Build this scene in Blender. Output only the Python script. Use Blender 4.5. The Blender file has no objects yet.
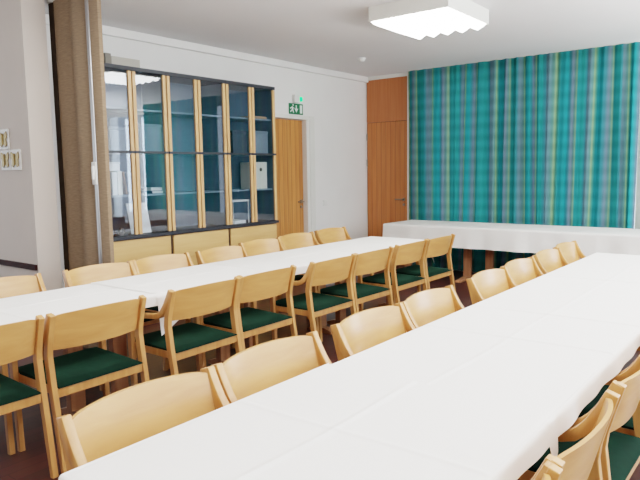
import bpy, bmesh, math, random
from mathutils import Vector, Matrix
random.seed(7)
S = bpy.context.scene
COL = S.collection
PI = math.pi

# ------------------------------------------------------------------ helpers
def box(bm, x0, x1, y0, y1, z0, z1, bev=0.0):
    r = bmesh.ops.create_cube(bm, size=1.0)
    vs = r['verts']
    for v in vs:
        v.co = Vector(((x0 + x1) / 2 + v.co.x * (x1 - x0), (y0 + y1) / 2 + v.co.y * (y1 - y0), (z0 + z1) / 2 + v.co.z * (z1 - z0)))
    if bev:
        es = list({e for v in vs for e in v.link_edges})
        bmesh.ops.bevel(bm, geom=es, offset=bev, segments=2, affect='EDGES', profile=.5)
    return bm

def prism(bm, poly, axis, a0, a1, bev=0.0):
    """closed 2-D polygon extruded along axis: x takes (y,z), y takes (x,z), z takes (x,y)"""
    def P(p, a):
        return {'x': (a, p[0], p[1]), 'y': (p[0], a, p[1]), 'z': (p[0], p[1], a)}[axis]
    va = [bm.verts.new(P(p, a0)) for p in poly]
    vb = [bm.verts.new(P(p, a1)) for p in poly]
    n = len(poly)
    fs = [bm.faces.new(va), bm.faces.new(vb[::-1])]
    for i in range(n):
        fs.append(bm.faces.new((va[i], vb[i], vb[(i + 1) % n], va[(i + 1) % n])))
    bmesh.ops.recalc_face_normals(bm, faces=fs)
    if bev:
        es = list({e for f in fs for e in f.edges})
        bmesh.ops.bevel(bm, geom=es, offset=bev, segments=2, affect='EDGES', profile=.5)
    return bm

def strip_poly(path, th):
    """polygon of constant thickness along a 2-D path (th: number or one per point)"""
    n = len(path); L = []; Rr = []
    for i, p in enumerate(path):
        a = Vector(path[max(0, i - 1)]); b = Vector(path[min(n - 1, i + 1)])
        d = (b - a).normalized(); nn = Vector((-d.y, d.x))
        t = (th[i] if isinstance(th, (list, tuple)) else th) / 2
        L.append(tuple(Vector(p) + nn * t)); Rr.append(tuple(Vector(p) - nn * t))
    return L + Rr[::-1]

def cyl(bm, p0, p1, r0, r1=None, seg=16):
    r1 = r0 if r1 is None else r1
    p0, p1 = Vector(p0), Vector(p1)
    d = p1 - p0
    m = Matrix.Translation((p0 + p1) / 2) @ d.to_track_quat('Z', 'Y').to_matrix().to_4x4()
    bmesh.ops.create_cone(bm, cap_ends=True, segments=seg, radius1=r0, radius2=r1, depth=d.length, matrix=m)
    return bm

def obj(name, bm, mat, parent=None, smooth=False, angle=35):
    me = bpy.data.meshes.new(name)
    bm.normal_update()
    bm.to_mesh(me); bm.free()
    o = bpy.data.objects.new(name, me)
    COL.objects.link(o)
    me.materials.append(mat)
    if smooth:
        for p in me.polygons: p.use_smooth = True
        if angle:
            try: me.set_sharp_from_angle(angle=math.radians(angle))
            except Exception: pass
    if parent: o.parent = parent
    return o

def NB(): return bmesh.new()

def tag(o, label, cat, group=None, kind=None):
    o['label'] = label; o['category'] = cat
    if group: o['group'] = group
    if kind: o['kind'] = kind
    return o

def thing(name, label, cat, loc=(0, 0, 0), rz=0, group=None):
    o = bpy.data.objects.new(name, None); COL.objects.link(o)
    o.empty_display_size = .1
    o.location = loc; o.rotation_euler = (0, 0, rz)
    return tag(o, label, cat, group)

def struct(name, bm, mat, parent=None, smooth=False):
    o = obj(name, bm, mat, parent, smooth)
    if parent is None: o['kind'] = 'structure'
    return o

def dup(root, loc, rz, label):
    r = root.copy(); COL.objects.link(r)
    r.location = loc; r.rotation_euler = (0, 0, rz); r['label'] = label
    for ch in list(root.children):
        c = ch.copy(); COL.objects.link(c); c.parent = r
        for g in list(ch.children):
            d = g.copy(); COL.objects.link(d); d.parent = c
    return r

# ------------------------------------------------------------------ materials
def s2l(c):
    return tuple(((x / 255) / 12.92 if x / 255 <= .04045 else ((x / 255 + .055) / 1.055) ** 2.4) for x in c) + (1,)

def mat(name):
    m = bpy.data.materials.new(name); m.use_nodes = True
    nt = m.node_tree
    return m, nt, nt.nodes['Principled BSDF']

def plain(name, rgb, rough=.6, metal=0, coat=0, noise=0, nscale=30, bump=0, spec=.5, stretch=None):
    m, nt, b = mat(name)
    b.inputs['Base Color'].default_value = s2l(rgb)
    b.inputs['Roughness'].default_value = rough
    b.inputs['Metallic'].default_value = metal
    b.inputs['Coat Weight'].default_value = coat
    b.inputs['Specular IOR Level'].default_value = spec
    if noise or bump:
        tc = nt.nodes.new('ShaderNodeTexCoord'); nz = nt.nodes.new('ShaderNodeTexNoise')
        nz.inputs['Scale'].default_value = nscale; nz.inputs['Detail'].default_value = 4
        src = tc.outputs['Object']
        if stretch:
            mp = nt.nodes.new('ShaderNodeMapping'); mp.inputs['Scale'].default_value = stretch
            nt.links.new(src, mp.inputs[0]); src = mp.outputs[0]
        nt.links.new(src, nz.inputs['Vector'])
        if noise:
            r = nt.nodes.new('ShaderNodeValToRGB')
            c = s2l(rgb)
            r.color_ramp.elements[0].position = .3; r.color_ramp.elements[1].position = .7
            r.color_ramp.elements[0].color = tuple(x * (1 - noise) for x in c[:3]) + (1,)
            r.color_ramp.elements[1].color = tuple(min(1, x * (1 + noise)) for x in c[:3]) + (1,)
            nt.links.new(nz.outputs['Fac'], r.inputs[0]); nt.links.new(r.outputs[0], b.inputs['Base Color'])
        if bump:
            bp = nt.nodes.new('ShaderNodeBump'); bp.inputs['Strength'].default_value = bump
            bp.inputs['Distance'].default_value = .01
            nt.links.new(nz.outputs['Fac'], bp.inputs['Height']); nt.links.new(bp.outputs[0], b.inputs['Normal'])
    return m

def wood(name, c1, c2, stretch=(30, 30, 2), rough=.4, coat=.25, plank=0, axis=0, spec=.5):
    """straight grain; plank = board width in metres along axis, with thin dark grooves"""
    m, nt, b = mat(name)
    N, L = nt.nodes, nt.links
    tc = N.new('ShaderNodeTexCoord'); mp = N.new('ShaderNodeMapping'); mp.inputs['Scale'].default_value = stretch
    L.new(tc.outputs['Object'], mp.inputs[0])
    oi = N.new('ShaderNodeObjectInfo')
    ad = N.new('ShaderNodeVectorMath'); ad.operation = 'ADD'
    sc = N.new('ShaderNodeVectorMath'); sc.operation = 'SCALE'; sc.inputs[0].default_value = (37, 19, 53)
    L.new(oi.outputs['Random'], sc.inputs['Scale']); L.new(mp.outputs[0], ad.inputs[0]); L.new(sc.outputs[0], ad.inputs[1])
    nz = N.new('ShaderNodeTexNoise'); nz.inputs['Scale'].default_value = 1.0; nz.inputs['Detail'].default_value = 5; nz.inputs['Distortion'].default_value = .4
    L.new(ad.outputs[0], nz.inputs['Vector'])
    r = N.new('ShaderNodeValToRGB')
    r.color_ramp.elements[0].position = .32; r.color_ramp.elements[1].position = .68
    r.color_ramp.elements[0].color = s2l(c2); r.color_ramp.elements[1].color = s2l(c1)
    L.new(nz.outputs['Fac'], r.inputs[0])
    out = r.outputs[0]
    if plank:
        sp = N.new('ShaderNodeSeparateXYZ'); L.new(tc.outputs['Object'], sp.inputs[0])
        dv = N.new('ShaderNodeMath'); dv.operation = 'DIVIDE'; dv.inputs[1].default_value = plank
        L.new(sp.outputs[axis], dv.inputs[0])
        fr = N.new('ShaderNodeMath'); fr.operation = 'FRACT'; L.new(dv.outputs[0], fr.inputs[0])
        fl = N.new('ShaderNodeMath'); fl.operation = 'FLOOR'; L.new(dv.outputs[0], fl.inputs[0])
        wn = N.new('ShaderNodeTexWhiteNoise'); wn.noise_dimensions = '1D'; L.new(fl.outputs[0], wn.inputs['W'])
        hv = N.new('ShaderNodeHueSaturation'); L.new(out, hv.inputs['Color'])
        mr = N.new('ShaderNodeMapRange'); mr.inputs['To Min'].default_value = .82; mr.inputs['To Max'].default_value = 1.12
        L.new(wn.outputs['Value'], mr.inputs[0]); L.new(mr.outputs[0], hv.inputs['Value'])
        lt = N.new('ShaderNodeMath'); lt.operation = 'LESS_THAN'; lt.inputs[1].default_value = .07; L.new(fr.outputs[0], lt.inputs[0])
        mx = N.new('ShaderNodeMix'); mx.data_type = 'RGBA'; L.new(lt.outputs[0], mx.inputs[0]); L.new(hv.outputs[0], mx.inputs[6])
        mx.inputs[7].default_value = tuple(x * .45 for x in s2l(c2)[:3]) + (1,)
        out = mx.outputs[2]
    L.new(out, b.inputs['Base Color'])
    b.inputs['Roughness'].default_value = rough; b.inputs['Coat Weight'].default_value = coat; b.inputs['Coat Roughness'].default_value = .2
    b.inputs['Specular IOR Level'].default_value = spec
    return m

M = {}
M['wall'] = plain('wall_paint', (232, 230, 226), .7, noise=.015, nscale=3, bump=.04)
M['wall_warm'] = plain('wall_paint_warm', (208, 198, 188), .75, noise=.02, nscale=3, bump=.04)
M['ceiling'] = plain('ceiling_paint', (226, 224, 224), .85, noise=.01, nscale=2, bump=.03)
M['rear'] = plain('rear_wall_brown', (120, 104, 92), .8, noise=.05, nscale=3)
M['white'] = plain('white_lacquer', (222, 221, 214), .4, noise=.01, nscale=8)
M['birch'] = wood('birch_veneer', (212, 158, 96), (198, 142, 82), (3, 20, 22), .36, .4)
M['birch_leg'] = wood('birch_solid', (206, 152, 92), (186, 130, 74), (26, 26, 2.5), .36, .35)
M['stile'] = wood('stile_wood', (222, 178, 124), (204, 156, 104), (26, 26, 2.5), .4, .2)
M['base_ply'] = wood('cabinet_birch', (226, 184, 124), (216, 170, 110), (12, 2, 24), .4, .2)
M['door'] = wood('door_wood', (200, 136, 76), (180, 114, 58), (26, 26, 1.5), .45, .1, plank=.085, axis=1)
M['door_back'] = wood('door_wood_back', (196, 122, 66), (180, 106, 54), (26, 26, 1.5), .45, .1, plank=.085, axis=0)
M['transom'] = wood('transom_wood', (184, 112, 64), (172, 100, 54), (40, 40, 1.2), .45, .1)
M['rail'] = plain('dark_rail', (48, 18, 16), .7, noise=.1, nscale=20, spec=.2)
M['green'] = plain('green_velour', (8, 32, 23), .95, noise=.45, nscale=9, bump=.15, spec=.15)
M['green'].node_tree.nodes['Principled BSDF'].inputs['Sheen Weight'].default_value = .25
M['green'].node_tree.nodes['Principled BSDF'].inputs['Sheen Tint'].default_value = s2l((50, 110, 84))
M['carcass'] = plain('cabinet_dark', (92, 104, 118), .6, noise=.05, nscale=10)
M['ledge'] = plain('ledge_black', (44, 46, 52), .45, noise=.05, nscale=10)
M['gap'] = plain('gap_dark', (70, 48, 36), .7, noise=.05, nscale=10)
M['alu'] = plain('aluminium', (178, 178, 178), .35, metal=.8, noise=.03, nscale=40, stretch=(1, 1, .05))
M['steel'] = plain('brushed_steel', (150, 142, 128), .35, metal=.9, noise=.04, nscale=40)
M['plastic'] = plain('white_plastic', (226, 225, 220), .4, noise=.01, nscale=20)
M['part_fab'] = plain('partition_fabric', (140, 121, 100), .85, noise=.14, nscale=14, bump=.12, stretch=(1.5, 1.5, 14), spec=.2)
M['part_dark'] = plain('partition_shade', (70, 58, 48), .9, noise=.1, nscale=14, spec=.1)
M['table'] = wood('table_wood', (190, 140, 96), (170, 118, 78), (2, 20, 20), .45, .1)
M['tleg'] = wood('table_leg_wood', (186, 136, 100), (166, 116, 82), (26, 26, 2), .45, .1)
M['sign_green'] = plain('sign_green', (22, 108, 66), .5, noise=.02, nscale=20)
M['sign_white'] = plain('sign_white', (226, 236, 228), .5, noise=.01, nscale=20)
M['carton'] = plain('carton_grey', (176, 172, 162), .8, noise=.03, nscale=12)
M['carton_dk'] = plain('carton_grey_dark', (128, 123, 114), .8, noise=.03, nscale=12)
M['stor'] = plain('storage_box_grey', (116, 124, 132), .8, noise=.05, nscale=12)
M['stor_dk'] = plain('storage_box_dark', (62, 66, 74), .8, noise=.05, nscale=12)
M['bin'] = plain('bin_cream', (226, 218, 198), .6, noise=.02, nscale=12)
M['paper'] = plain('paper_white', (236, 234, 228), .7, noise=.02, nscale=30)
M['bookg'] = plain('book_grey', (118, 118, 120), .7, noise=.05, nscale=12)
M['bookb'] = plain('book_blue', (78, 92, 112), .7, noise=.05, nscale=12)
M['booko'] = plain('book_tan', (168, 128, 92), .7, noise=.05, nscale=12)
M['blackish'] = plain('dark_object', (40, 40, 44), .4, noise=.05, nscale=12)
M['gold'] = plain('ornament_gold', (150, 128, 82), .35, metal=.5, noise=.25, nscale=40)

def cloth_mat():
    m, nt, b = mat('white_cloth')
    N, L = nt.nodes, nt.links
    b.inputs['Base Color'].default_value = s2l((238, 237, 233)); b.inputs['Roughness'].default_value = .8
    b.inputs['Specular IOR Level'].default_value = .25
    tc = N.new('ShaderNodeTexCoord')
    n1 = N.new('ShaderNodeTexNoise'); n1.inputs['Scale'].default_value = 3.5; n1.inputs['Detail'].default_value = 6
    n2 = N.new('ShaderNodeTexNoise'); n2.inputs['Scale'].default_value = 160
    L.new(tc.outputs['Object'], n1.inputs[0]); L.new(tc.outputs['Object'], n2.inputs[0])
    b1 = N.new('ShaderNodeBump'); b1.inputs['Strength'].default_value = .25; b1.inputs['Distance'].default_value = .02
    b2 = N.new('ShaderNodeBump'); b2.inputs['Strength'].default_value = .06; b2.inputs['Distance'].default_value = .003
    L.new(n1.outputs[0], b1.inputs['Height']); L.new(n2.outputs[0], b2.inputs['Height'])
    L.new(b1.outputs[0], b2.inputs['Normal']); L.new(b2.outputs[0], b.inputs['Normal'])
    return m
M['cloth'] = cloth_mat()

def floor_mat():
    m, nt, b = mat('parquet')
    N, L = nt.nodes, nt.links
    tc = N.new('ShaderNodeTexCoord')
    br = N.new('ShaderNodeTexBrick'); br.inputs['Scale'].default_value = 1
    br.inputs['Brick Width'].default_value = .9; br.inputs['Row Height'].default_value = .09; br.inputs['Mortar Size'].default_value = .002
    br.inputs['Color1'].default_value = s2l((92, 48, 40)); br.inputs['Color2'].default_value = s2l((74, 38, 32)); br.inputs['Mortar'].default_value = s2l((40, 22, 20))
    mp = N.new('ShaderNodeMapping'); mp.inputs['Rotation'].default_value = (0, 0, PI / 2)
    L.new(tc.outputs['Object'], mp.inputs[0]); L.new(mp.outputs[0], br.inputs['Vector'])
    nz = N.new('ShaderNodeTexNoise'); nz.inputs['Scale'].default_value = 4; nz.inputs['Detail'].default_value = 6
    m2 = N.new('ShaderNodeMapping'); m2.inputs['Scale'].default_value = (8, .8, 1)
    L.new(tc.outputs['Object'], m2.inputs[0]); L.new(m2.outputs[0], nz.inputs['Vector'])
    mx = N.new('ShaderNodeMix'); mx.data_type = 'RGBA'; mx.blend_type = 'MULTIPLY'; mx.inputs[0].default_value = .5
    L.new(br.outputs['Color'], mx.inputs[6]); L.new(nz.outputs['Color'], mx.inputs[7])
    L.new(mx.outputs[2], b.inputs['Base Color'])
    b.inputs['Roughness'].default_value = .38
    return m
M['floor'] = floor_mat()

def curtain_mat():
    m, nt, b = mat('curtain_stripes')
    N, L = nt.nodes, nt.links
    out = N['Material Output']
    uv = N.new('ShaderNodeUVMap'); uv.uv_map = 'UVMap'
    sp = N.new('ShaderNodeSeparateXYZ'); L.new(uv.outputs[0], sp.inputs[0])
    dv = N.new('ShaderNodeMath'); dv.operation = 'DIVIDE'; dv.inputs[1].default_value = .58
    wz = N.new('ShaderNodeTexNoise'); wz.noise_dimensions = '1D'; wz.inputs['Scale'].default_value = 1.1; wz.inputs['Detail'].default_value = 1
    L.new(sp.outputs[0], wz.inputs['W'])
    wa = N.new('ShaderNodeMath'); wa.operation = 'MULTIPLY_ADD'; wa.inputs[1].default_value = .5; L.new(wz.outputs['Fac'], wa.inputs[0]); L.new(sp.outputs[0], wa.inputs[2]); L.new(wa.outputs[0], dv.inputs[0])
    fr = N.new('ShaderNodeMath'); fr.operation = 'FRACT'; L.new(dv.outputs[0], fr.inputs[0])
    r = N.new('ShaderNodeValToRGB'); cr = r.color_ramp
    stops = [(0, (44, 124, 124)), (.14, (46, 134, 130)), (.22, (58, 124, 132)), (.28, (96, 122, 132)), (.38, (92, 128, 134)), (.43, (92, 138, 128)),
             (.46, (132, 164, 122)), (.50, (76, 138, 120)), (.54, (40, 120, 122)), (.66, (42, 134, 138)), (.74, (66, 122, 132)), (.80, (102, 120, 134)), (.87, (88, 132, 128)),
             (.91, (120, 154, 120)), (.95, (44, 124, 122))]
    cr.elements[0].position = 0; cr.elements[0].color = s2l(stops[0][1])
    cr.elements[1].position = stops[-1][0]; cr.elements[1].color = s2l(stops[-1][1])
    for p, c in stops[1:-1]:
        e = cr.elements.new(p); e.color = s2l(c)
    L.new(fr.outputs[0], r.inputs[0])
    # faint woven cross bands
    dz = N.new('ShaderNodeMath'); dz.operation = 'MULTIPLY'; dz.inputs[1].default_value = 2 * PI / .16; L.new(sp.outputs[1], dz.inputs[0])
    sn = N.new('ShaderNodeMath'); sn.operation = 'SINE'; L.new(dz.outputs[0], sn.inputs[0])
    mr = N.new('ShaderNodeMapRange'); mr.inputs['From Min'].default_value = -1; mr.inputs['To Min'].default_value = .86; mr.inputs['To Max'].default_value = 1.08
    L.new(sn.outputs[0], mr.inputs[0])
    hv = N.new('ShaderNodeHueSaturation'); L.new(r.outputs[0], hv.inputs['Color']); L.new(mr.outputs[0], hv.inputs['Value'])
    L.new(hv.outputs[0], b.inputs['Base Color'])
    b.inputs['Roughness'].default_value = .9; b.inputs['Specular IOR Level'].default_value = .1
    tl = N.new('ShaderNodeBsdfTranslucent'); L.new(hv.outputs[0], tl.inputs['Color'])
    ms = N.new('ShaderNodeMixShader'); ms.inputs[0].default_value = .3
    L.new(b.outputs[0], ms.inputs[1]); L.new(tl.outputs[0], ms.inputs[2]); L.new(ms.outputs[0], out.inputs['Surface'])
    return m
M['curtain'] = curtain_mat()

def glass_mat(name, fac, tint):
    m, nt, b = mat(name)
    N, L = nt.nodes, nt.links
    N.remove(b)
    t = N.new('ShaderNodeBsdfTransparent'); t.inputs[0].default_value = tint
    g = N.new('ShaderNodeBsdfGlossy'); g.inputs['Roughness'].default_value = .02; g.inputs['Color'].default_value = (.95, .97, 1, 1)
    lw = N.new('ShaderNodeLayerWeight'); lw.inputs['Blend'].default_value = .5
    fz = N.new('ShaderNodeMath'); fz.operation = 'POWER'; fz.inputs[1].default_value = 5; L.new(lw.outputs['Facing'], fz.inputs[0])
    ad = N.new('ShaderNodeMath'); ad.operation = 'ADD'; ad.inputs[1].default_value = fac; ad.use_clamp = True
    L.new(fz.outputs[0], ad.inputs[0])
    x = N.new('ShaderNodeMixShader'); L.new(ad.outputs[0], x.inputs[0])
    L.new(t.outputs[0], x.inputs[1]); L.new(g.outputs[0], x.inputs[2]); L.new(x.outputs[0], N['Material Output'].inputs['Surface'])
    return m
M['glass'] = glass_mat('cabinet_glass', .06, (.88, .92, .96, 1))
M['wglass'] = glass_mat('window_glass', .06, (.95, .97, 1, 1))

def emit(name, rgb, st):
    m, nt, b = mat(name)
    b.inputs['Base Color'].default_value = s2l(rgb)
    b.inputs['Emission Color'].default_value = s2l(rgb); b.inputs['Emission Strength'].default_value = st
    return m
M['lamp'] = emit('lamp_diffuser', (255, 253, 248), 11.0)
M['led'] = emit('green_led', (0, 215, 120), 1.0)

# ------------------------------------------------------------------ room
H = 2.93; XL = -5.54; YB = 8.3; XR = 2.6; YF = -3.0; XLL = -8.6
struct('floor', box(NB(), XLL, XR + .3, YF, YB + .3, -.1, 0), M['floor'])
struct('ceiling', box(NB(), XLL, XR + .3, YF, YB + .3, H, H + .1), M['ceiling'])
# left wall (behind the cabinets) with door opening
DY0, DY1, DZ = 5.93, 6.79, 2.19
bm = NB()
box(bm, XL - .2, XL, 2.777, DY0 - .11, 0, H); box(bm, XL - .2, XL, DY1 + .17, YB + .3, 0, H); box(bm, XL - .2, XL, DY0 - .11, DY1 + .17, DZ + .055, H)
struct('wall_left', bm, M['wall'])
struct('trim_1', box(NB(), XL + .0005, XL + .05, 2.777, YB - .001, H - .085, H - .001, .006), M['wall'])
# projecting wall end on the near left, with a dark bumper rail
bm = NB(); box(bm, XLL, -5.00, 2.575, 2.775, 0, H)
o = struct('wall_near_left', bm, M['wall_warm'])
struct('trim_2', box(NB(), XLL, -5.004, 2.552, 2.574, .696, .743, .004), M['rail'])
# back wall: door bay on the left, long window behind the curtain
bm = NB()
WX0, WX1, WZ0, WZ1 = -4.6, 2.3, .35, 2.82
box(bm, -4.74, WX0, YB, YB + .3, 0, H); box(bm, WX0, WX1, YB, YB + .3, 0, WZ0); box(bm, WX0, WX1, YB, YB + .3, WZ1, H); box(bm, WX1, XR + .3, YB, YB + .3, 0, H)
box(bm, XL - .2, -4.74, YB + .06, YB + .3, 0, H)
struct('wall_back', bm, M['wall'])
bm = NB()
xs = [WX0, -3.1, -1.6, -.1, 1.2, WX1]
box(bm, WX0, WX1, YB + .05, YB + .12, WZ0, WZ0 + .07); box(bm, WX0, WX1, YB + .05, YB + .12, WZ1 - .07, WZ1)
for i, x in enumerate(xs):
    xa = min(max(x - .035, WX0), WX1 - .07); box(bm, xa, xa + .07, YB + .045, YB + .125, WZ0, WZ1)
w1 = struct('window_1', bm, M['white'])
obj('pane', box(NB(), WX0, WX1, YB + .08, YB + .09, WZ0, WZ1), M['wglass'], w1)
# right wall with a row of big windows, never in frame
bm = NB()
RY0, RY1, RZ0, RZ1 = -2.2, 7.4, .85, 2.7
box(bm, XR, XR + .3, YF, RY0, 0, H); box(bm, XR, XR + .3, RY1, YB, 0, H); box(bm, XR, XR + .3, RY0, RY1, 0, RZ0); box(bm, XR, XR + .3, RY0, RY1, RZ1, H)
struct('wall_right', bm, M['wall'])
struct('wall_front', box(NB(), XLL, XR + .3, YF - .2, YF, 0, H), M['rear'])
bm = NB()
n = 6
for i in range(n + 1):
    y = RY0 + (RY1 - RY0) * i / n; ya = min(max(y - .05, RY0), RY1 - .1); box(bm, XR + .05, XR + .13, ya, ya + .1, RZ0, RZ1)
box(bm, XR + .05, XR + .13, RY0, RY1, RZ0, RZ0 + .08); box(bm, XR + .05, XR + .13, RY0, RY1, RZ1 - .08, RZ1)
w2 = struct('window_2', bm, M['white'])
obj('pane', box(NB(), XR + .085, XR + .095, RY0, RY1, RZ0, RZ1), M['wglass'], w2)

# ---- door in the left wall
def handle_left(y, z, x, parent):
    bm = NB(); cyl(bm, (x, y, z), (x + .012, y, z), .026); cyl(bm, (x, y, z - .075), (x + .01, y, z - .075), .02)
    cyl(bm, (x, y, z), (x + .055, y, z), .009); cyl(bm, (x + .05, y + .008, z), (x + .05, y - .12, z), .009)
    return obj('handle', bm, M['steel'], parent, True)
bm = NB()
box(bm, XL - .12, XL - .07, DY0, DY1, .005, DZ - .005)
d1 = struct('door_1', bm, M['door'])
handle_left(DY1 - .05, 1.06, XL - .07, d1)
bm = NB()
for (a, b2) in ((DY0 - .11, DY0), (DY1, DY1 + .06)): box(bm, XL - .14, XL + .012, a, b2, 0, DZ + .0)
box(bm, XL - .14, XL + .022, DY1 + .06, DY1 + .17, 0, DZ + .055, .004); box(bm, XL - .14, XL + .022, DY0 - .11, DY1 + .06, DZ, DZ + .055, .004)
obj('door_frame', bm, M['white'], d1)

# ---- door and transom in the back wall
bm = NB(); box(bm, XL + .012, -4.79, YB + .005, YB + .05, .005, 2.218)
d2 = struct('door_2', bm, M['door_back'])
bm = NB(); hx, hz, hy = -4.86, 1.03, YB + .005
cyl(bm, (hx, hy, hz), (hx, hy - .012, hz), .026); cyl(bm, (hx, hy, hz - .08), (hx, hy - .01, hz - .08), .02)
cyl(bm, (hx, hy, hz), (hx, hy - .055, hz), .009); cyl(bm, (hx + .008, hy - .05, hz), (hx - .13, hy - .05, hz), .009)
obj('handle', bm, M['steel'], d2, True)
bm = NB()
for z in (.25, 1.55, 1.95): cyl(bm, (XL + .018, YB - .004, z), (XL + .018, YB - .004, z + .1), .009)
obj('hinge', bm, M['steel'], d2, True)
obj('transom_gap', box(NB(), XL + .012, -4.79, YB + .02, YB + .05, 2.2185, 2.2255), M['gap'], d2)
obj('transom_panel', box(NB(), XL + .012, -4.79, YB + .005, YB + .05, 2.226, 2.875), M['transom'], d2)
bm = NB(); box(bm, -4.79, -4.742, YB - .02, YB + .06, 0, H - .001, .003); box(bm, XL + .001, -4.79, YB - .01, YB + .06, 2.875, H - .001)
obj('door_frame', bm, M['white'], d2)

# ------------------------------------------------------------------ curtains
def curtain(x0, x1, name, label, seed, flare=0):
    rnd = random.Random(seed)
    nx, nz = int((x1 - x0) / .0085), 14
    ph = [rnd.uniform(0, 6.28) for _ in range(8)]
    bm = NB(); uvl = bm.loops.layers.uv.new('UVMap')
    G = []
    ks = [rnd.uniform(-1, 1) for _ in range(40)]
    us = []; u = 0; py = None
    def yy(x, t):
        s = (x - x0)
        a = .05 * (0.45 + .55 * min(1, t * 3))
        w = s * 2 * PI / .165 + 1.6 * math.sin(s * 2.3 + ph[0]) + .9 * math.sin(s * 5.1 + ph[1]) + .35 * t * math.sin(s * 7 + ph[4])
        return 8.198 + a * (math.sin(w) * (.6 + .4 * math.sin(s * 3.7 + ph[2]))) + .012 * math.sin(w * 2.3 + ph[3]) * (.4 + .6 * t)
    for i in range(nx + 1):
        x = x0 + (x1 - x0) * i / nx
        y = yy(x, .5)
        if py is not None: u += math.hypot((x1 - x0) / nx, (y - py) * 1.0)
        py = y; us.append(u)
    zt, zb = H - .006, .03
    for i in range(nx + 1):
        x = x0 + (x1 - x0) * i / nx; row = []
        for j in range(nz + 1):
            t = j / nz; z = zt + (zb - zt) * t
            dx = .03 * t * math.sin((x - x0) * 4.3 + ph[5]) + .02 * t * math.sin((x - x0) * 11 + ph[6])
            if i in (0, nx): dx = 0
            dx -= flare * t * max(0, (x - (x1 - .25)) / .25)
            row.append(bm.verts.new((x + dx * min(1, i / 20, (nx - i) / 20 if not flare else 1), yy(x, t), z)))
        G.append(row)
    for i in range(nx):
        for j in range(nz):
            f = bm.faces.new((G[i][j], G[i][j + 1], G[i + 1][j + 1], G[i + 1][j]))
            for l, (a, b2) in zip(f.loops, ((i, j), (i, j + 1), (i + 1, j + 1), (i + 1, j))):
                l[uvl].uv = (us[a], (1 - b2 / nz) * 2.9)
    o = obj(name, bm, M['curtain'], None, True, 0)
    return tag(o, label, 'curtain')
curtain(-4.735, -1.6, 'curtain', 'long teal striped pleated curtain hanging behind the white-covered back table', 3, .05)
curtain(-1.47, .8, 'curtain', 'teal striped curtain hanging right of the window gap, beyond the long back curtain', 11)
tag(obj('curtain_rail', box(NB(), -4.735, 2.4, 8.17, 8.24, H - .005, H - .0005), M['white']), 'white curtain track on the ceiling above the teal curtains', 'curtain rail')

# ------------------------------------------------------------------ ceiling lamp
def ceiling_lamp(x0, x1, y0, y1, zb, label):
    t = thing('ceiling_lamp', label, 'lamp', ((x0 + x1) / 2, (y0 + y1) / 2, H))
    w, d = (x1 - x0) / 2, (y1 - y0) / 2; hb = zb - H
    bm = NB(); th = .012
    box(bm, -w, w, -d, -d + th, hb, -.001); box(bm, -w, w, d - th, d, hb, -.001)
    box(bm, -w, -w + th, -d + th, d - th, hb, -.001); box(bm, w - th, w, -d + th, d - th, hb, -.001)
    box(bm, -w + th, w - th, -d + th, d - th, -.02, -.002)
    obj('housing', bm, M['white'], t)
    bm = NB(); nx, ny = 60, 78
    def tri(a): a = a % 1; return 1 - abs(2 * a - 1)
    G = []
    for i in range(nx + 1):
        row = []
        for j in range(ny + 1):
            u, v = i / nx, j / ny
            z = hb + .012 - .04 * tri(u * 5) ** .8 - .022 * tri(v * 11)
            row.append(bm.verts.new((-w + .013 + (2 * w - .026) * u, -d + .013 + (2 * d - .026) * v, z)))
        G.append(row)
    for i in range(nx):
        for j in range(ny): bm.faces.new((G[i][j], G[i][j + 1], G[i + 1][j + 1], G[i + 1][j]))
    obj('louvre_diffuser', bm, M['lamp'], t)
    return t
ceiling_lamp(-3.17, -2.39, 4.80, 5.62, 2.80, 'bright square white ceiling lamp with ridged louvre, above the left table')
# smoke detector
t = thing('smoke_detector', 'small round white smoke detector on the ceiling near the corner', 'smoke detector', (-4.64, 6.86, H))
obj('mounting_plate', cyl(NB(), (0, 0, -.001), (0, 0, -.018), .055, .05, 24), M['plastic'], t, True)
obj('sensor_head', cyl(NB(), (0, 0, -.018), (0, 0, -.045), .042, .028, 24), M['plastic'], t, True)

# ------------------------------------------------------------------ wall fittings
t = thing('exit_sign', 'green emergency exit sign with running figure, above the left wall door', 'exit sign', (XL + .001, 6.575, 2.325))
obj('sign_board', box(NB(), 0, .012, -.145, .145, -.072, .072, .003), M['sign_green'], t)
bm = NB()
def quad(pts, x=.0135):
    bm.faces.new([bm.verts.new((x, a, b2)) for a, b2 in pts])
quad([(.075, -.055), (.125, -.055), (.125, .055), (.075, .055)])                         # door
quad([(-.012, .05), (.012, .05), (.012, 0), (-.012, 0)]); quad([(-.04, .005), (.04, .005), (0, -.05)])   # arrow
quad([(-.105, .02), (-.075, .035), (-.06, -.005), (-.09, -.015)])                        # running figure
quad([(-.09, -.01), (-.065, -.005), (-.05, -.05), (-.066, -.055)]); quad([(-.095, -.01), (-.08, -.02), (-.12, -.05), (-.13, -.038)])
quad([(-.08, .03), (-.07, .02), (-.045, .0), (-.042, .014)]); quad([(-.1, .025), (-.098, .01), (-.128, -.006), (-.13, .008)])
bm.faces.new([bm.verts.new((.0135, -.066 + .013 * math.cos(k * PI / 5), .05 + .013 * math.sin(k * PI / 5))) for k in range(10)])
bmesh.ops.recalc_face_normals(bm, faces=bm.faces[:])
obj('pictogram', bm, M['sign_white'], t)
t = thing('door_beacon', 'small white wall unit with glowing green light above the exit sign', 'indicator light', (XL + .001, 6.58, 2.455))
obj('body', box(NB(), 0, .05, -.075, .03, -.05, .055, .006), M['plastic'], t)
obj('green_light', box(NB(), 0, .045, .03, .1, -.025, .035, .008), M['led'], t)
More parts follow.
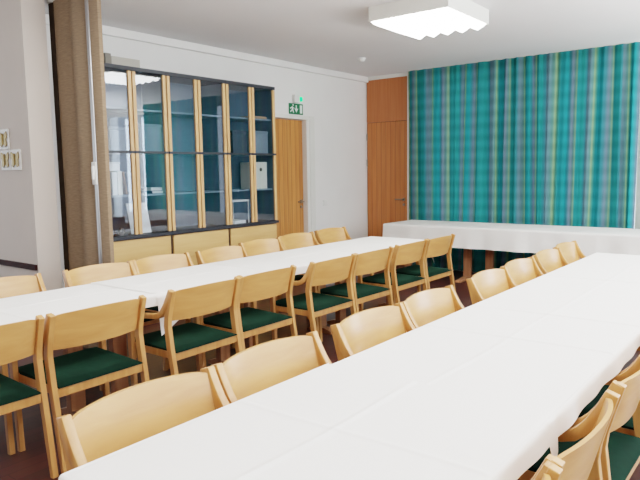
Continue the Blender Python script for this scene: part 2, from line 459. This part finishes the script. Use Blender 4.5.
t = thing('light_switch', 'white light switch on the left wall beside the door frame', 'switch', (XL + .001, 7.2, 1.02))
obj('plate', box(NB(), 0, .01, -.045, .045, -.045, .045, .003), M['plastic'], t)
obj('rocker', box(NB(), .01, .016, -.028, .028, -.028, .028, .002), M['plastic'], t)

# framed butterfly-like ornaments on the near-left wall
for i, (x, z, lab) in enumerate(((-5.418, 1.79, 'upper single white-framed gold ornament on the grey wall at far left'),
                                 (-5.235, 1.615, 'white-framed gold ornament at the right end of the lower wall row'),
                                 (-5.408, 1.615, 'white-framed gold ornament in the lower wall row, under the upper single one'))):
    t = thing('wall_ornament', lab, 'wall ornament', (x, 2.574, z), 0, 'framed gold ornaments on the wall')
    obj('backing', box(NB(), -.083, .083, -.012, 0, -.086, .086, .003), M['plastic'], t)
    bm = NB()
    for s in (-1, 1):
        prism(bm, [(0, .012), (s * .03, .05), (s * .062, .066), (s * .066, .02), (s * .05, -.004), (s * .058, -.05), (s * .03, -.062), (0, -.02)][::s], 'y', -.02, -.0125)
    obj('gold_wings', bm, M['gold'], t)
    obj('gold_body', cyl(NB(), (0, -.022, -.045), (0, -.022, .05), .006, .009, 10), M['gold'], t, True)

# ------------------------------------------------------------------ folding partition stacked against the wall end
t = thing('folding_partition', 'tall brown fabric folding partition stacked against the white wall end', 'folding partition', (0, 0, 0))
front = [(-4.99, 2.90), (-4.985, 2.85), (-4.955, 2.825), (-4.90, 2.815), (-4.83, 2.82), (-4.75, 2.832), (-4.71, 2.826), (-4.67, 2.802), (-4.635, 2.792), (-4.59, 2.795), (-4.54, 2.818), (-4.505, 2.825), (-4.47, 2.818)]
bm = NB(); prism(bm, front + [(-4.47, 2.89), (-4.55, 2.95), (-4.99, 2.95)], 'z', .012, H - .03)
obj('pleated_fabric', bm, M['part_fab'], t, True, 40)
obj('gap_shade', box(NB(), -5.06, -4.991, 2.84, 2.95, .012, H - .03), M['part_dark'], t)  # dark strip added for the shade in the gap beside the fabric
obj('lead_post', box(NB(), -4.468, -4.426, 2.80, 2.835, .01, H - .03, .01), M['alu'], t, True)
bm = NB(); prism(bm, [(-4.425, 2.81), (-4.38, 2.814), (-4.34, 2.83), (-4.328, 2.855), (-4.425, 2.855)], 'z', .012, H - .03)
obj('edge_pleat', bm, M['part_fab'], t, True, 40)
hd = obj('handle_plate', box(NB(), -4.467, -4.41, 2.783, 2.7995, 1.40, 1.58, .006), M['plastic'], t)
obj('pull', box(NB(), -4.44, -4.415, 2.762, 2.7825, 1.44, 1.55, .008), M['plastic'], hd)
obj('top_track', box(NB(), -5.06, -4.33, 2.83, 2.9, H - .029, H - .001), M['white'], t)

# ------------------------------------------------------------------ glass-fronted cabinets
XC = -5.14; XW = XL + .002
ZB0, ZL0, ZL1, ZM, ZT = .0, .855, .885, 1.692, 2.50
UW = .8157
def cabinet(y0, label):
    t = thing('glass_cabinet', label, 'cabinet', (0, y0, 0), 0, 'glass-fronted cabinets along the left wall')
    w = UW - .002; th = .02
    bm = NB()
    box(bm, XW, XC - .03, 0, th, ZL1, ZT - .035); box(bm, XW, XC - .03, w - th, w, ZL1, ZT - .035)
    box(bm, XW, XW + .012, th, w - th, ZL1, ZT - .035)
    obj('carcass', bm, M['carcass'], t)
    obj('top_panel', box(NB(), XW, XC - .002, 0, w, ZT - .035, ZT), M['ledge'], t)
    bm = NB(); box(bm, XW, XC - .03, 0, w, .08, ZL0); box(bm, XW, XC - .07, 0, w, 0, .08)
    obj('base_box', bm, M['gap'], t)
    obj('base_door', box(NB(), XC - .03, XC - .008, .018, w - .018, .09, ZL0 - .012, .003), M['base_ply'], t)
    obj('ledge', box(NB(), XW, XC + .018, 0, w, ZL0, ZL1, .002), M['ledge'], t)
    for z in (1.27, 1.69, 2.105):
        obj('shelf', box(NB(), XW + .013, XC - .06, th + .001, w - th - .001, z - .009, z + .009), M['stor_sh'], t)
    for (a, b2) in ((.006, w / 2 - .006), (w / 2 + .006, w - .006)):
        for (z0, z1) in ((ZL1 + .006, ZM - .012), (ZM + .012, ZT - .04)):
            g = obj('glass_door', box(NB(), XC - .02, XC - .014, a, b2, z0, z1), M['glass'], t)
            for (c, d) in ((a, a + .037), (b2 - .037, b2)):
                obj('stile', box(NB(), XC - .024, XC, c, d, z0, z1, .003), M['stile'], g)
    obj('middle_rail', box(NB(), XC - .03, XC + .004, .004, w - .004, ZM - .011, ZM + .011), M['ledge'], t)
    return t
M['stor_sh'] = plain('shelf_grey', (128, 140, 150), .5, noise=.03, nscale=10)
CY = [3.276, 3.276 + UW, 3.276 + 2 * UW]
cabinet(CY[0], 'glass-fronted bookcase with wooden base beside the folding partition')
cabinet(CY[1], 'middle glass-fronted bookcase with the teal curtain reflected in its panes')
cabinet(CY[2], 'glass-fronted bookcase next to the wooden left wall door')

# contents of the cabinets
XM = -5.33
def crate(name, label, cat, y0, y1, z0, z1, m, group=None, dep=.13, lid=True, grip=None):
    t = thing(name, label, cat, (XM, (y0 + y1) / 2, z0), 0, group)
    w = (y1 - y0) / 2; h = z1 - z0
    bm = NB(); box(bm, -dep, dep, -w, w, 0, h - (.03 if lid else 0), .006)
    obj('body', bm, m, t)
    if lid: obj('lid', box(NB(), -dep - .004, dep + .004, -w - .004, w + .004, h - .03, h, .004), m, t)
    if grip: obj('grip', cyl(NB(), (dep - .001, 0, h * .72), (dep + .003, 0, h * .72), .022, .022, 16), grip, t)
    return t
SZ = (1.2795, 1.6995, 2.1145)
gb = 'grey storage boxes in the cabinets'
crate('storage_box', 'grey lidded storage box, left one on upper shelf of the bookcase beside the partition', 'box', 3.44, 3.66, SZ[1], 1.93, M['stor'], gb)
crate('storage_box', 'grey lidded storage box, right one on upper shelf of the bookcase beside the partition', 'box', 3.79, 4.05, SZ[1], 1.975, M['stor'], gb)
crate('storage_box', 'dark storage box behind glass in left door of bookcase next to the wooden door', 'box', 5.05, 5.28, SZ[1], 1.96, M['stor_dk'], gb)
crate('storage_box', 'grey storage box behind glass in right door of bookcase next to the wooden door', 'box', 5.4, 5.64, SZ[1], 1.97, M['stor'], gb)
crate('storage_bin', 'cream open bin with round grip on shelf of bookcase next to the wooden door', 'bin', 5.40, 5.62, SZ[0], 1.60, M['bin'], None, .12, False, M['gap'])
tag(obj('serving_board', box(NB(), XM - .12, XM + .12, 5.38, 5.64, SZ[2], SZ[2] + .03, .006), M['booko']), 'tan wooden board lying on top shelf of bookcase next to the wooden door', 'board')
def tray(z, y0, y1, label):
    t = thing('tray', label, 'tray', (XM, (y0 + y1) / 2, z), 0, 'pale trays in the cabinet')
    w = (y1 - y0) / 2
    obj('base', box(NB(), -.13, .13, -w, w, 0, .012), M['paper'], t)
    bm = NB(); box(bm, -.14, -.13, -w, w, 0, .035); box(bm, .13, .14, -w, w, 0, .035); box(bm, -.13, .13, -w - .01, -w, 0, .035); box(bm, -.13, .13, w, w + .01, 0, .035)
    obj('rim', bm, M['paper'], t)
tray(.8865, 5.03, 5.21, 'pale flat tray at the bottom of bookcase next to the wooden door')
t = thing('tray_rack', 'white shelf rack above the bottom tray in bookcase next to wooden door', 'rack', (XM, 5.12, .8865))
obj('rack_shelf', box(NB(), -.14, .14, -.155, .155, .255, .275), M['paper'], t)
for sx in (-.13, .13):
    for sy in (-.15, .15): obj('leg', box(NB(), sx - .006, sx + .006, sy - .005, sy + .005, 0, .255), M['paper'], t)

def book(y, z, th, h, m, lean, label):
    t = thing('book', label, 'book', (XM, y, z), 0, 'books on the shelf beside the partition')
    t.rotation_euler = (lean, 0, 0)
    obj('cover', box(NB(), -.1, .1, 0, th, 0, h, .002), m, t)
    obj('pages', box(NB(), -.098, .092, .003, th - .003, h, h + .001), M['paper'], t)
book(3.47, SZ[0], .055, .22, M['paper'], 0, 'white binder standing leftmost on the shelf beside the partition')
book(3.535, SZ[0], .05, .23, M['bin'], 0, 'cream binder standing beside the white binder in the bookcase')
book(3.622, SZ[0] + .004, .018, .22, M['booko'], .13, 'tan slanted book leaning against the cream binder')
book(3.664, SZ[0] + .005, .02, .21, M['bookg'], .17, 'grey slanted book leaning rightmost of the shelf books')
for i, (m, lab) in enumerate(((M['bookb'], 'blue book lying at the bottom of the small flat pile in the bookcase'), (M['paper'], 'white book lying on top of the small flat pile in the bookcase'))):
    t = thing('book', lab, 'book', (XM, 4.0 - i * .01, SZ[0] + i * .031), 0, 'flat pile of books')
    obj('cover', box(NB(), -.1, .1, -.075, .065, 0, .03, .003), m, t)
    obj('pages', box(NB(), .1, .101, -.07, .06, .004, .026), M['paper'], t)
# white cup on the binder
t = thing('white_box', 'small white box resting on top of the binders in the bookcase', 'box', (XM, 3.53, SZ[0] + .2325))
obj('body', box(NB(), -.06, .06, -.06, .06, 0, .07, .005), M['paper'], t); obj('lid', box(NB(), -.064, .064, -.064, .064, .07, .085, .004), M['plastic'], t)
# leaning picture
t = thing('leaning_print', 'white printed sheet leaning at the bottom of the bookcase beside the partition', 'print', (XM + .08, 3.79, .8875))
t.rotation_euler = (0, -.22, .0)
obj('sheet', box(NB(), -.003, .003, -.12, .12, 0, .31), M['paper'], t)
pm = plain('print_ink', (140, 150, 190), .8, noise=.25, nscale=20)
obj('printed_area', box(NB(), .0031, .0036, -.06, .03, .1, .24), pm, t)
for i, (y, r, h, lab) in enumerate(((3.46, .03, .06, 'small dark bowl at bottom left of bookcase beside the partition'), (3.56, .035, .075, 'dark round ornament left of the leaning print in the bookcase'))):
    bm = NB(); cyl(bm, (XM + .08, y, .8865), (XM + .08, y, .8865 + h * .5), r * .7, r, 16); cyl(bm, (XM + .08, y, .8865 + h * .5), (XM + .08, y, .8865 + h), r, r * .5, 16)
    tag(obj('ornament', bm, M['blackish'], None, True), lab, 'ornament')
# box on top of cabinets
t = thing('flat_carton', 'pale grey flat carton lying on top of the bookcase beside the partition', 'box', (-5.32, 3.68, ZT + .001))
obj('body', box(NB(), -.12, .12, -.17, .15, 0, .085, .004), M['carton'], t); obj('end_flap', box(NB(), -.121, .121, -.235, -.171, 0, .105, .004), M['carton_dk'], t)

# ------------------------------------------------------------------ chairs
def chair_proto():
    t = thing('wooden_armchair', '', 'chair')
    bl = M['birch_leg']
    X0, X1 = .253, .283
    # rear legs: raked foot, kink above the seat, reclined top that carries the panel
    for s in (-1, 1):
        bm = NB()
        prism(bm, strip_poly([(-.285, 0), (-.240, .30), (-.212, .46), (-.196, .585), (-.203, .64), (-.226, .72), (-.253, .802)], [.030, .036, .040, .040, .038, .034, .028]), 'x', s * X0, s * X1, .003)
        obj('leg', bm, bl, t)
    for s in (-1, 1):                       # front legs rise to carry the arm
        bm = NB(); prism(bm, strip_poly([(.15, 0), (.165, .3), (.175, .597)], [.030, .034, .038]), 'x', s * X0, s * X1, .003)
        obj('leg', bm, bl, t)
    for s in (-1, 1):                       # bent arm: sweeps from the top of the back down and forward
        pts = [(-.245, .803), (-.218, .745), (-.192, .70), (-.166, .668), (-.138, .645), (-.10, .632), (-.03, .625), (.06, .620), (.19, .612)]
        bm = NB(); prism(bm, strip_poly(pts, [.034, .038, .040, .038, .036, .034, .032, .032, .03]), 'x', s * (X0 + .0015), s * (X1 + .0025), .004)
        obj('armrest', bm, bl, t, True, 30)
    # back panel, bowed to the rear
    bm = NB(); nx, nz = 24, 8
    F, B = [], []
    for i in range(nx + 1):
        u = -1 + 2 * i / nx; x = .2525 * u
        sag = -.040 * (1 - abs(u) ** 2.3)
        zt = .796 + .012 * (1 - u * u) - .006 * max(0, abs(u) - .88) / .12
        zb = .612 - .004 * (1 - u * u)
        fr, bk = [], []
        for j in range(nz + 1):
            z = zb + (zt - zb) * j / nz
            y = -.186 - (z - .60) * .27 + sag
            fr.append(bm.verts.new((x, y + .0065, z))); bk.append(bm.verts.new((x, y - .0065, z)))
        F.append(fr); B.append(bk)
    for i in range(nx):
        for j in range(nz):
            bm.faces.new((F[i][j], F[i][j + 1], F[i + 1][j + 1], F[i + 1][j])); bm.faces.new((B[i][j], B[i + 1][j], B[i + 1][j + 1], B[i][j + 1]))
        bm.faces.new((F[i][0], F[i + 1][0], B[i + 1][0], B[i][0])); bm.faces.new((F[i][nz], B[i][nz], B[i + 1][nz], F[i + 1][nz]))
    for j in range(nz):
        bm.faces.new((F[0][j], B[0][j], B[0][j + 1], F[0][j + 1])); bm.faces.new((F[nx][j], F[nx][j + 1], B[nx][j + 1], B[nx][j]))
    bmesh.ops.recalc_face_normals(bm, faces=bm.faces[:])
    obj('backrest', bm, M['birch'], t, True, 40)
    # seat frame and upholstered seat
    bm = NB()
    box(bm, -.252, .252, -.236, -.212, .375, .42, .002); box(bm, -.252, .252, .15, .174, .385, .43, .002)
    box(bm, -.252, -.230, -.211, .149, .38, .423, .002); box(bm, .230, .252, -.211, .149, .38, .423, .002)
    obj('seat_frame', bm, bl, t)
    bm = NB(); nx, ny = 14, 14; T, U = [], []
    for i in range(nx + 1):
        a, b2 = [], []
        for j in range(ny + 1):
            u, v = -1 + 2 * i / nx, -1 + 2 * j / ny
            x = .250 * u
            y = -.018 + .228 * v
            e = (1 - abs(u) ** 6) * (1 - abs(v) ** 6)
            z = .438 + .02 * e ** .5 - .012 * (1 - u * u) * (1 - v * v) + .008 * v
            a.append(bm.verts.new((x, y, z))); b2.append(bm.verts.new((x, y, .424)))
        T.append(a); U.append(b2)
    for i in range(nx):
        for j in range(ny):
            bm.faces.new((T[i][j], T[i + 1][j], T[i + 1][j + 1], T[i][j + 1])); bm.faces.new((U[i][j], U[i][j + 1], U[i + 1][j + 1], U[i + 1][j]))
    for i in range(nx):
        bm.faces.new((T[i][0], U[i][0], U[i + 1][0], T[i + 1][0])); bm.faces.new((T[i][ny], T[i + 1][ny], U[i + 1][ny], U[i][ny]))
    for j in range(ny):
        bm.faces.new((T[0][j], T[0][j + 1], U[0][j + 1], U[0][j])); bm.faces.new((T[nx][j], U[nx][j], U[nx][j + 1], T[nx][j + 1]))
    bmesh.ops.recalc_face_normals(bm, faces=bm.faces[:])
    obj('seat', bm, M['green'], t, True, 50)
    return t

proto = chair_proto(); used = False
def place(x, y, rz, label, group):
    global used
    if not used:
        used = True; c = proto; c.location = (x, y, 0); c.rotation_euler = (0, 0, rz); c['label'] = label
    else:
        c = dup(proto, (x, y, 0), rz, label)
    c['group'] = group
    return c
jit = random.Random(5)
def J(a=.012): return jit.uniform(-a, a)
NL = 'chairs on the near side of the left table'
labs = ['wooden armchair cut by the left picture edge, its back to the viewer',
        'armchair seen from behind at left table, beside the chair cut by picture edge',
        'armchair at the left table with a white cloth corner hanging over its green seat',
        'armchair touching, on its right, the chair with the cloth corner, left table near side',
        'fifth armchair from the left edge along the near side of left table',
        'sixth armchair from the left edge along the near side of left table',
        'last but one armchair seen from behind on the near side of left table',
        'last armchair on the near side of left table, closest to the back table']
for (y, l) in zip((1.208, 1.795, 2.532, 3.112, 3.845, 4.425, 5.09, 5.67), labs):
    place(-3.13 + J(), y, PI / 2 + J(.008), l, NL)
FL = 'chairs on the far side of the left table'
labs = ['armchair at far side of left table, below the dark rail at left edge',
        'armchair at the far side of left table, in front of the folding partition',
        'armchair at the far side of left table, just right of the partition chair',
        'armchair after a gap, third right of the partition on far side of left table',
        'armchair at far side of left table, in front of the right-hand bookcase base',
        'armchair at far side of left table, in front of the wooden left wall door',
        'last armchair at far side of left table, below the light switch']
for (x, y, l) in zip((-3.93, -3.90, -3.92, -3.91, -4.03, -4.12, -4.16), (1.87, 2.597, 3.18, 3.84, 4.48, 5.14, 5.82), labs):
    place(x, y, -PI / 2 + J(.008), l, FL)
RL = 'chairs on the left side of the right table'
labs = ['nearest armchair on left side of right table, broad backrest beside the front cloth',
        'second armchair from the front on left side of right table',
        'third armchair from the front on left side of right table',
        'fourth armchair from the front on left side of right table',
        'fifth armchair from the front on left side of right table',
        'sixth armchair from the front on left side of right table',
        'seventh armchair from the front on left side of right table',
        'last armchair on left side of right table, against the back table cloth']
for (x, y, l) in zip((-1.37, -1.37, -1.37, -1.365, -1.375, -1.39, -1.395, -1.425), (1.148, 1.727, 2.428, 3.007, 3.838, 4.418, 5.074, 5.655), labs):
    place(x + J(.004), y, -PI / 2 + J(.006), l, RL)
EL = 'chairs on the right side of the right table'
labs = ['nearest armchair at the bottom right corner, right side of right table',
        'armchair on right side of right table whose curved back top shows whole at lower right',
        'armchair on right side of right table, third from the front, cut by right edge',
        'farthest visible armchair on right side of right table, only arm and seat in frame']
for (y, l) in zip((1.112, 1.69, 2.33, 2.91), labs):
    place(-.67 + J(.006), y, PI / 2 + J(.008), l, EL)

# ------------------------------------------------------------------ tables
ZTOP = .735
def table_proto(L, W, foot):
    t = thing('trestle_table', '', 'table')
    obj('tabletop', box(NB(), -W / 2, W / 2, -L / 2 + .002, L / 2 - .002, ZTOP - .028, ZTOP, .003), M['table'], t)
    for s in (-1, 1):
        y = s * (L / 2 - .155)
        obj('leg', box(NB(), -.028, .028, y - .05, y + .05, .045, ZTOP - .07, .004), M['tleg'], t)
        bm = NB(); prism(bm, [(-foot, 0), (foot, 0), (foot, .025), (.06, .05), (-.06, .05), (-foot, .025)], 'y', y - .035, y + .035, .003)
        obj('foot', bm, M['tleg'], t)
        obj('cross_arm', box(NB(), -W / 2 + .1, W / 2 - .1, y - .03, y + .03, ZTOP - .07, ZTOP - .0285), M['tleg'], t)
    return t
def tables(L, W, foot, spots, rz, group, labs):
    p = None
    for (x, y), l in zip(spots, labs):
        if p is None: p = table_proto(L, W, foot); p.location = (x, y, 0); p.rotation_euler = (0, 0, rz); p['label'] = l; p['group'] = group; c = p
        else: c = dup(p, (x, y, 0), rz, l); c['group'] = group
L1 = 1.228
tables(L1, .68, .14, [(-3.475, .9 + L1 * (i + .5)) for i in range(4)], 0, 'tables under the left white cloths',
       ['left row table nearest the viewer, under a white cloth', 'second table of the left row, under the cloth with the hanging corner', 'third table of the left row under the long white cloth', 'far end table of the left row, under cloth near the back table'])
L2 = 1.222
tables(L2, .80, .18, [(-.985, .77 + L2 * (i + .5)) for i in range(4)], 0, 'tables under the right white cloths',
       ['right row table nearest the viewer, under the front white cloth', 'second table of the right row under the long white cloth', 'third table of the right row under the long white cloth', 'far end table of the right row, under cloth near the back table'])
L3 = 1.22
tables(L3, .72, .3, [(-4.6 + L3 * (i + .5), 7.72) for i in range(4)], PI / 2, 'tables under the back white cloth',
       ['back table nearest the corner door, one wooden leg showing under the cloth', 'second back table from the corner, its wooden leg showing beside its neighbour', 'third back table from the corner, hidden behind the right row chairs', 'fourth back table from the corner, beyond the right picture edge'])

# ------------------------------------------------------------------ tablecloths
def cloth(label, x0, x1, y0, y1, z, dx0, dx1, dy0, dy1, hem=None, creases=(), seed=0, step=.04, flare=.07, corner=0):
    """rectangular cloth over a table top; dx0.. are how far each side hangs; hem(side, s) adds to the hang"""
    rnd = random.Random(seed); ph = [rnd.uniform(0, 6.28) for _ in range(10)]
    def axis(a0, a1, d0, d1):
        n = max(4, int((a1 - a0) / step))
        b0, b1 = a0 + (.02 if d0 else 0), a1 - (.02 if d1 else 0)
        mid = [b0 + (b1 - b0) * i / n for i in range(n + 1)]
        lo = [a0 + .013, a0 + .006, a0] if d0 else []; hi = [a1 - .013, a1 - .006, a1] if d1 else []
        q = [.004, .01, .02, .04, .065, .1, .15, .2, .25, .3, .36]
        e0 = ([('o', -1, f) for f in (1, .8, .6, .42, .26, .13, .05)] if d0 else [])
        e1 = ([('o', 1, f) for f in (.05, .13, .26, .42, .6, .8, 1)] if d1 else [])
        return e0 + [('i', v) for v in sorted(lo) + mid + hi] + e1
    def refine(A, key):
        extra = [('i', cv + q) for (cx, cv, h) in creases if cx == key for q in (-.022, -.015, -.009, -.004, 0, .004, .009, .015, .022)]
        body = sorted([a for a in A if a[0] == 'i'] + extra, key=lambda a: a[1])
        return [a for a in A if a[0] == 'o' and a[1] < 0] + body + [a for a in A if a[0] == 'o' and a[1] > 0]
    ax, ay = refine(axis(x0, x1, dx0, dx1), 'x'), refine(axis(y0, y1, dy0, dy1), 'y')
    bm = NB(); G = []
    for a in ax:
        row = []
        for b2 in ay:
            X = a[1] if a[0] == 'i' else (x0 if a[1] < 0 else x1)
            Y = b2[1] if b2[0] == 'i' else (y0 if b2[1] < 0 else y1)
            ex = ey = 0
            if a[0] == 'o':
                d = dx0 if a[1] < 0 else dx1
                if hem: d += hem('x0' if a[1] < 0 else 'x1', Y)
                ex = a[1] * a[2] * d
            if b2[0] == 'o':
                d = dy0 if b2[1] < 0 else dy1
                if hem: d += hem('y0' if b2[1] < 0 else 'y1', X)
                ey = b2[1] * b2[2] * d
            e = math.hypot(ex, ey)
            zz = z
            if e > 0:
                R = .012
                out = R * math.sin(min(e / R, PI / 2)) ; dn = R * (1 - math.cos(min(e / R, PI / 2))) + max(0, e - R * PI / 2)
                s = X * 1.0 + Y * 1.0
                cf = corner * max(0, 1 - math.hypot(x1 - X, y1 - Y) / .16)
                out += max(0, dn) * (flare + cf + .05 * math.sin(s * 9 + ph[0]) + .05 * math.sin(s * 21 + ph[1]))
                X += out * ex / e; Y += out * ey / e; zz = z - dn
            else:
                # corners of the top are rounded and the sheet rolls off at the rim
                m = min(X - x0 if dx0 else 9, x1 - X if dx1 else 9, Y - y0 if dy0 else 9, y1 - Y if dy1 else 9)
                if m < .02: zz -= .004 * (1 - m / .02) ** 2
                zz += .0012 * math.sin(X * 7 + ph[2]) * math.sin(Y * 5 + ph[3])
                for (cx, cv, h) in creases:
                    q = (X if cx == 'x' else Y) - cv - .006 * math.sin((Y if cx == 'x' else X) * 6)
                    zz += 1.4 * h * math.exp(-(q / .011) ** 2)
            row.append(bm.verts.new((X, Y, zz)))
        G.append(row)
    for i in range(len(ax) - 1):
        for j in range(len(ay) - 1):
            bm.faces.new((G[i][j], G[i + 1][j], G[i + 1][j + 1], G[i][j + 1]))
    bmesh.ops.remove_doubles(bm, verts=bm.verts[:], dist=.0004)
    bmesh.ops.recalc_face_normals(bm, faces=bm.faces[:])
    o = obj('tablecloth', bm, M['cloth'], None, True, 0)
    return tag(o, label, 'tablecloth', 'white tablecloths')

def tri_hem(c, w, h): return lambda s: max(0, 1 - abs(s - c) / w) * h
ZC = ZTOP + .006
def h_left(s, v):
    if s != 'x1': return 0
    return max(0, 1 - abs(v - 2.335) / .42) * .19 + max(0, 1 - (5.83 - v) / .32) * .11
cloth('white cloth on the near left table, running under the longer cloth', -3.82, -3.128, .89, 2.36, ZC, .075, .075, .09, 0, None, [('x', -3.48, .0025), ('y', 1.55, .003)], 1)
cloth('long white cloth on left table row, its corner hanging over a green seat', -3.824, -3.124, 2.335, 5.83, ZC + .0035, .075, .075, 0, .2, h_left, [('y', 3.4, .003), ('y', 4.6, .003), ('x', -3.47, .0025)], 1, .04, .07, .2)
h2 = tri_hem(1.815, .05, .09)
cloth('white cloth on the front end of the right table row', -1.406, -.562, .755, 1.84, ZC + .007, .075, .08, .1, 0,
      lambda s, v: h2(v) if s == 'x1' else 0, [('x', -1.03, .003), ('y', 1.36, .002)], 3, .025)
cloth('long white cloth on the far part of the right table row', -1.40, -.568, 1.832, 5.68, ZC, .075, .08, 0, .1, None, [('x', -.99, .002), ('y', 2.6, .0035), ('y', 3.125, .004), ('y', 4.3, .003)], 3, .025)
cloth('white cloth hanging deep over the back table below the teal curtain', -4.62, .30, 7.35, 8.09, ZC, .27, .27, .275, .04, None, [('x', -3.4, .002), ('x', -2.2, .002)], 5, .05, .1)

# ------------------------------------------------------------------ light
W = bpy.data.worlds.new('World'); S.world = W; W.use_nodes = True
bg = W.node_tree.nodes['Background']; bg.inputs[0].default_value = (.82, .91, 1, 1); bg.inputs[1].default_value = 1.3
def area(name, loc, rot, sx, sy, power, col):
    l = bpy.data.lights.new(name, 'AREA'); l.shape = 'RECTANGLE'; l.size = sx; l.size_y = sy; l.energy = power; l.color = col
    o = bpy.data.objects.new(name, l); COL.objects.link(o); o.location = loc; o.rotation_euler = rot
    return o
area('daylight_right', (XR + .6, 3.2, 1.85), (0, PI / 2, 0), 2.0, 8.4, 105, (.93, .965, 1))
area('daylight_back', (1.6, YB + .5, 1.6), (-PI / 2, 0, 0), 1.4, 2.3, 90, (.78, .89, 1))
area('daylight_curtain', (.05, YB + .5, 1.3), (-PI / 2, 0, 0), 1.2, 1.9, 120, (.88, .95, 1))
# added fill without real fixtures: unseen area lights thrown up onto the white ceiling
area('fill_up_window', (1.0, 4.6, 1.55), (PI, 0, 0), .9, 6.5, 350, (1, .985, .96))
area('fill_up_behind', (-1.6, -1.4, 1.7), (PI, 0, 0), 6.0, .8, 120, (1, .96, .92))
area('fill_ceiling_near', (-3.0, 2.3, H - .1), (0, 0, 0), .8, .9, 24, (1, .98, .95))  # unseen fill added over the left tables, no fixture there

# ------------------------------------------------------------------ camera
f, yaw, pitch, roll = 620.85, .664697, .11039, -.015738
cy, sy, cp, sp_ = math.cos(yaw), math.sin(yaw), math.cos(pitch), math.sin(pitch)
fw = Vector((-sy * cp, cy * cp, -sp_)); rt = Vector((cy, sy, 0)); up = rt.cross(fw)
r2 = rt * math.cos(roll) + up * math.sin(roll); u2 = -rt * math.sin(roll) + up * math.cos(roll)
cam = bpy.data.cameras.new('camera'); co = bpy.data.objects.new('camera', cam); COL.objects.link(co)
cam.sensor_fit = 'HORIZONTAL'; cam.sensor_width = 36; cam.lens = f / 640 * 36; cam.clip_start = .05
m3 = Matrix((r2, u2, -fw)).transposed()
co.matrix_world = Matrix.Translation((0, 0, 1.48)) @ m3.to_4x4()
S.camera = co
S.view_settings.view_transform = 'Filmic'; S.view_settings.look = 'Medium High Contrast'; S.view_settings.exposure = 0.8
S.cycles.use_denoising = True; S.cycles.max_bounces = 8; S.cycles.transparent_max_bounces = 12; S.cycles.caustics_reflective = False; S.cycles.caustics_refractive = False
S.cycles.sample_clamp_indirect = 8
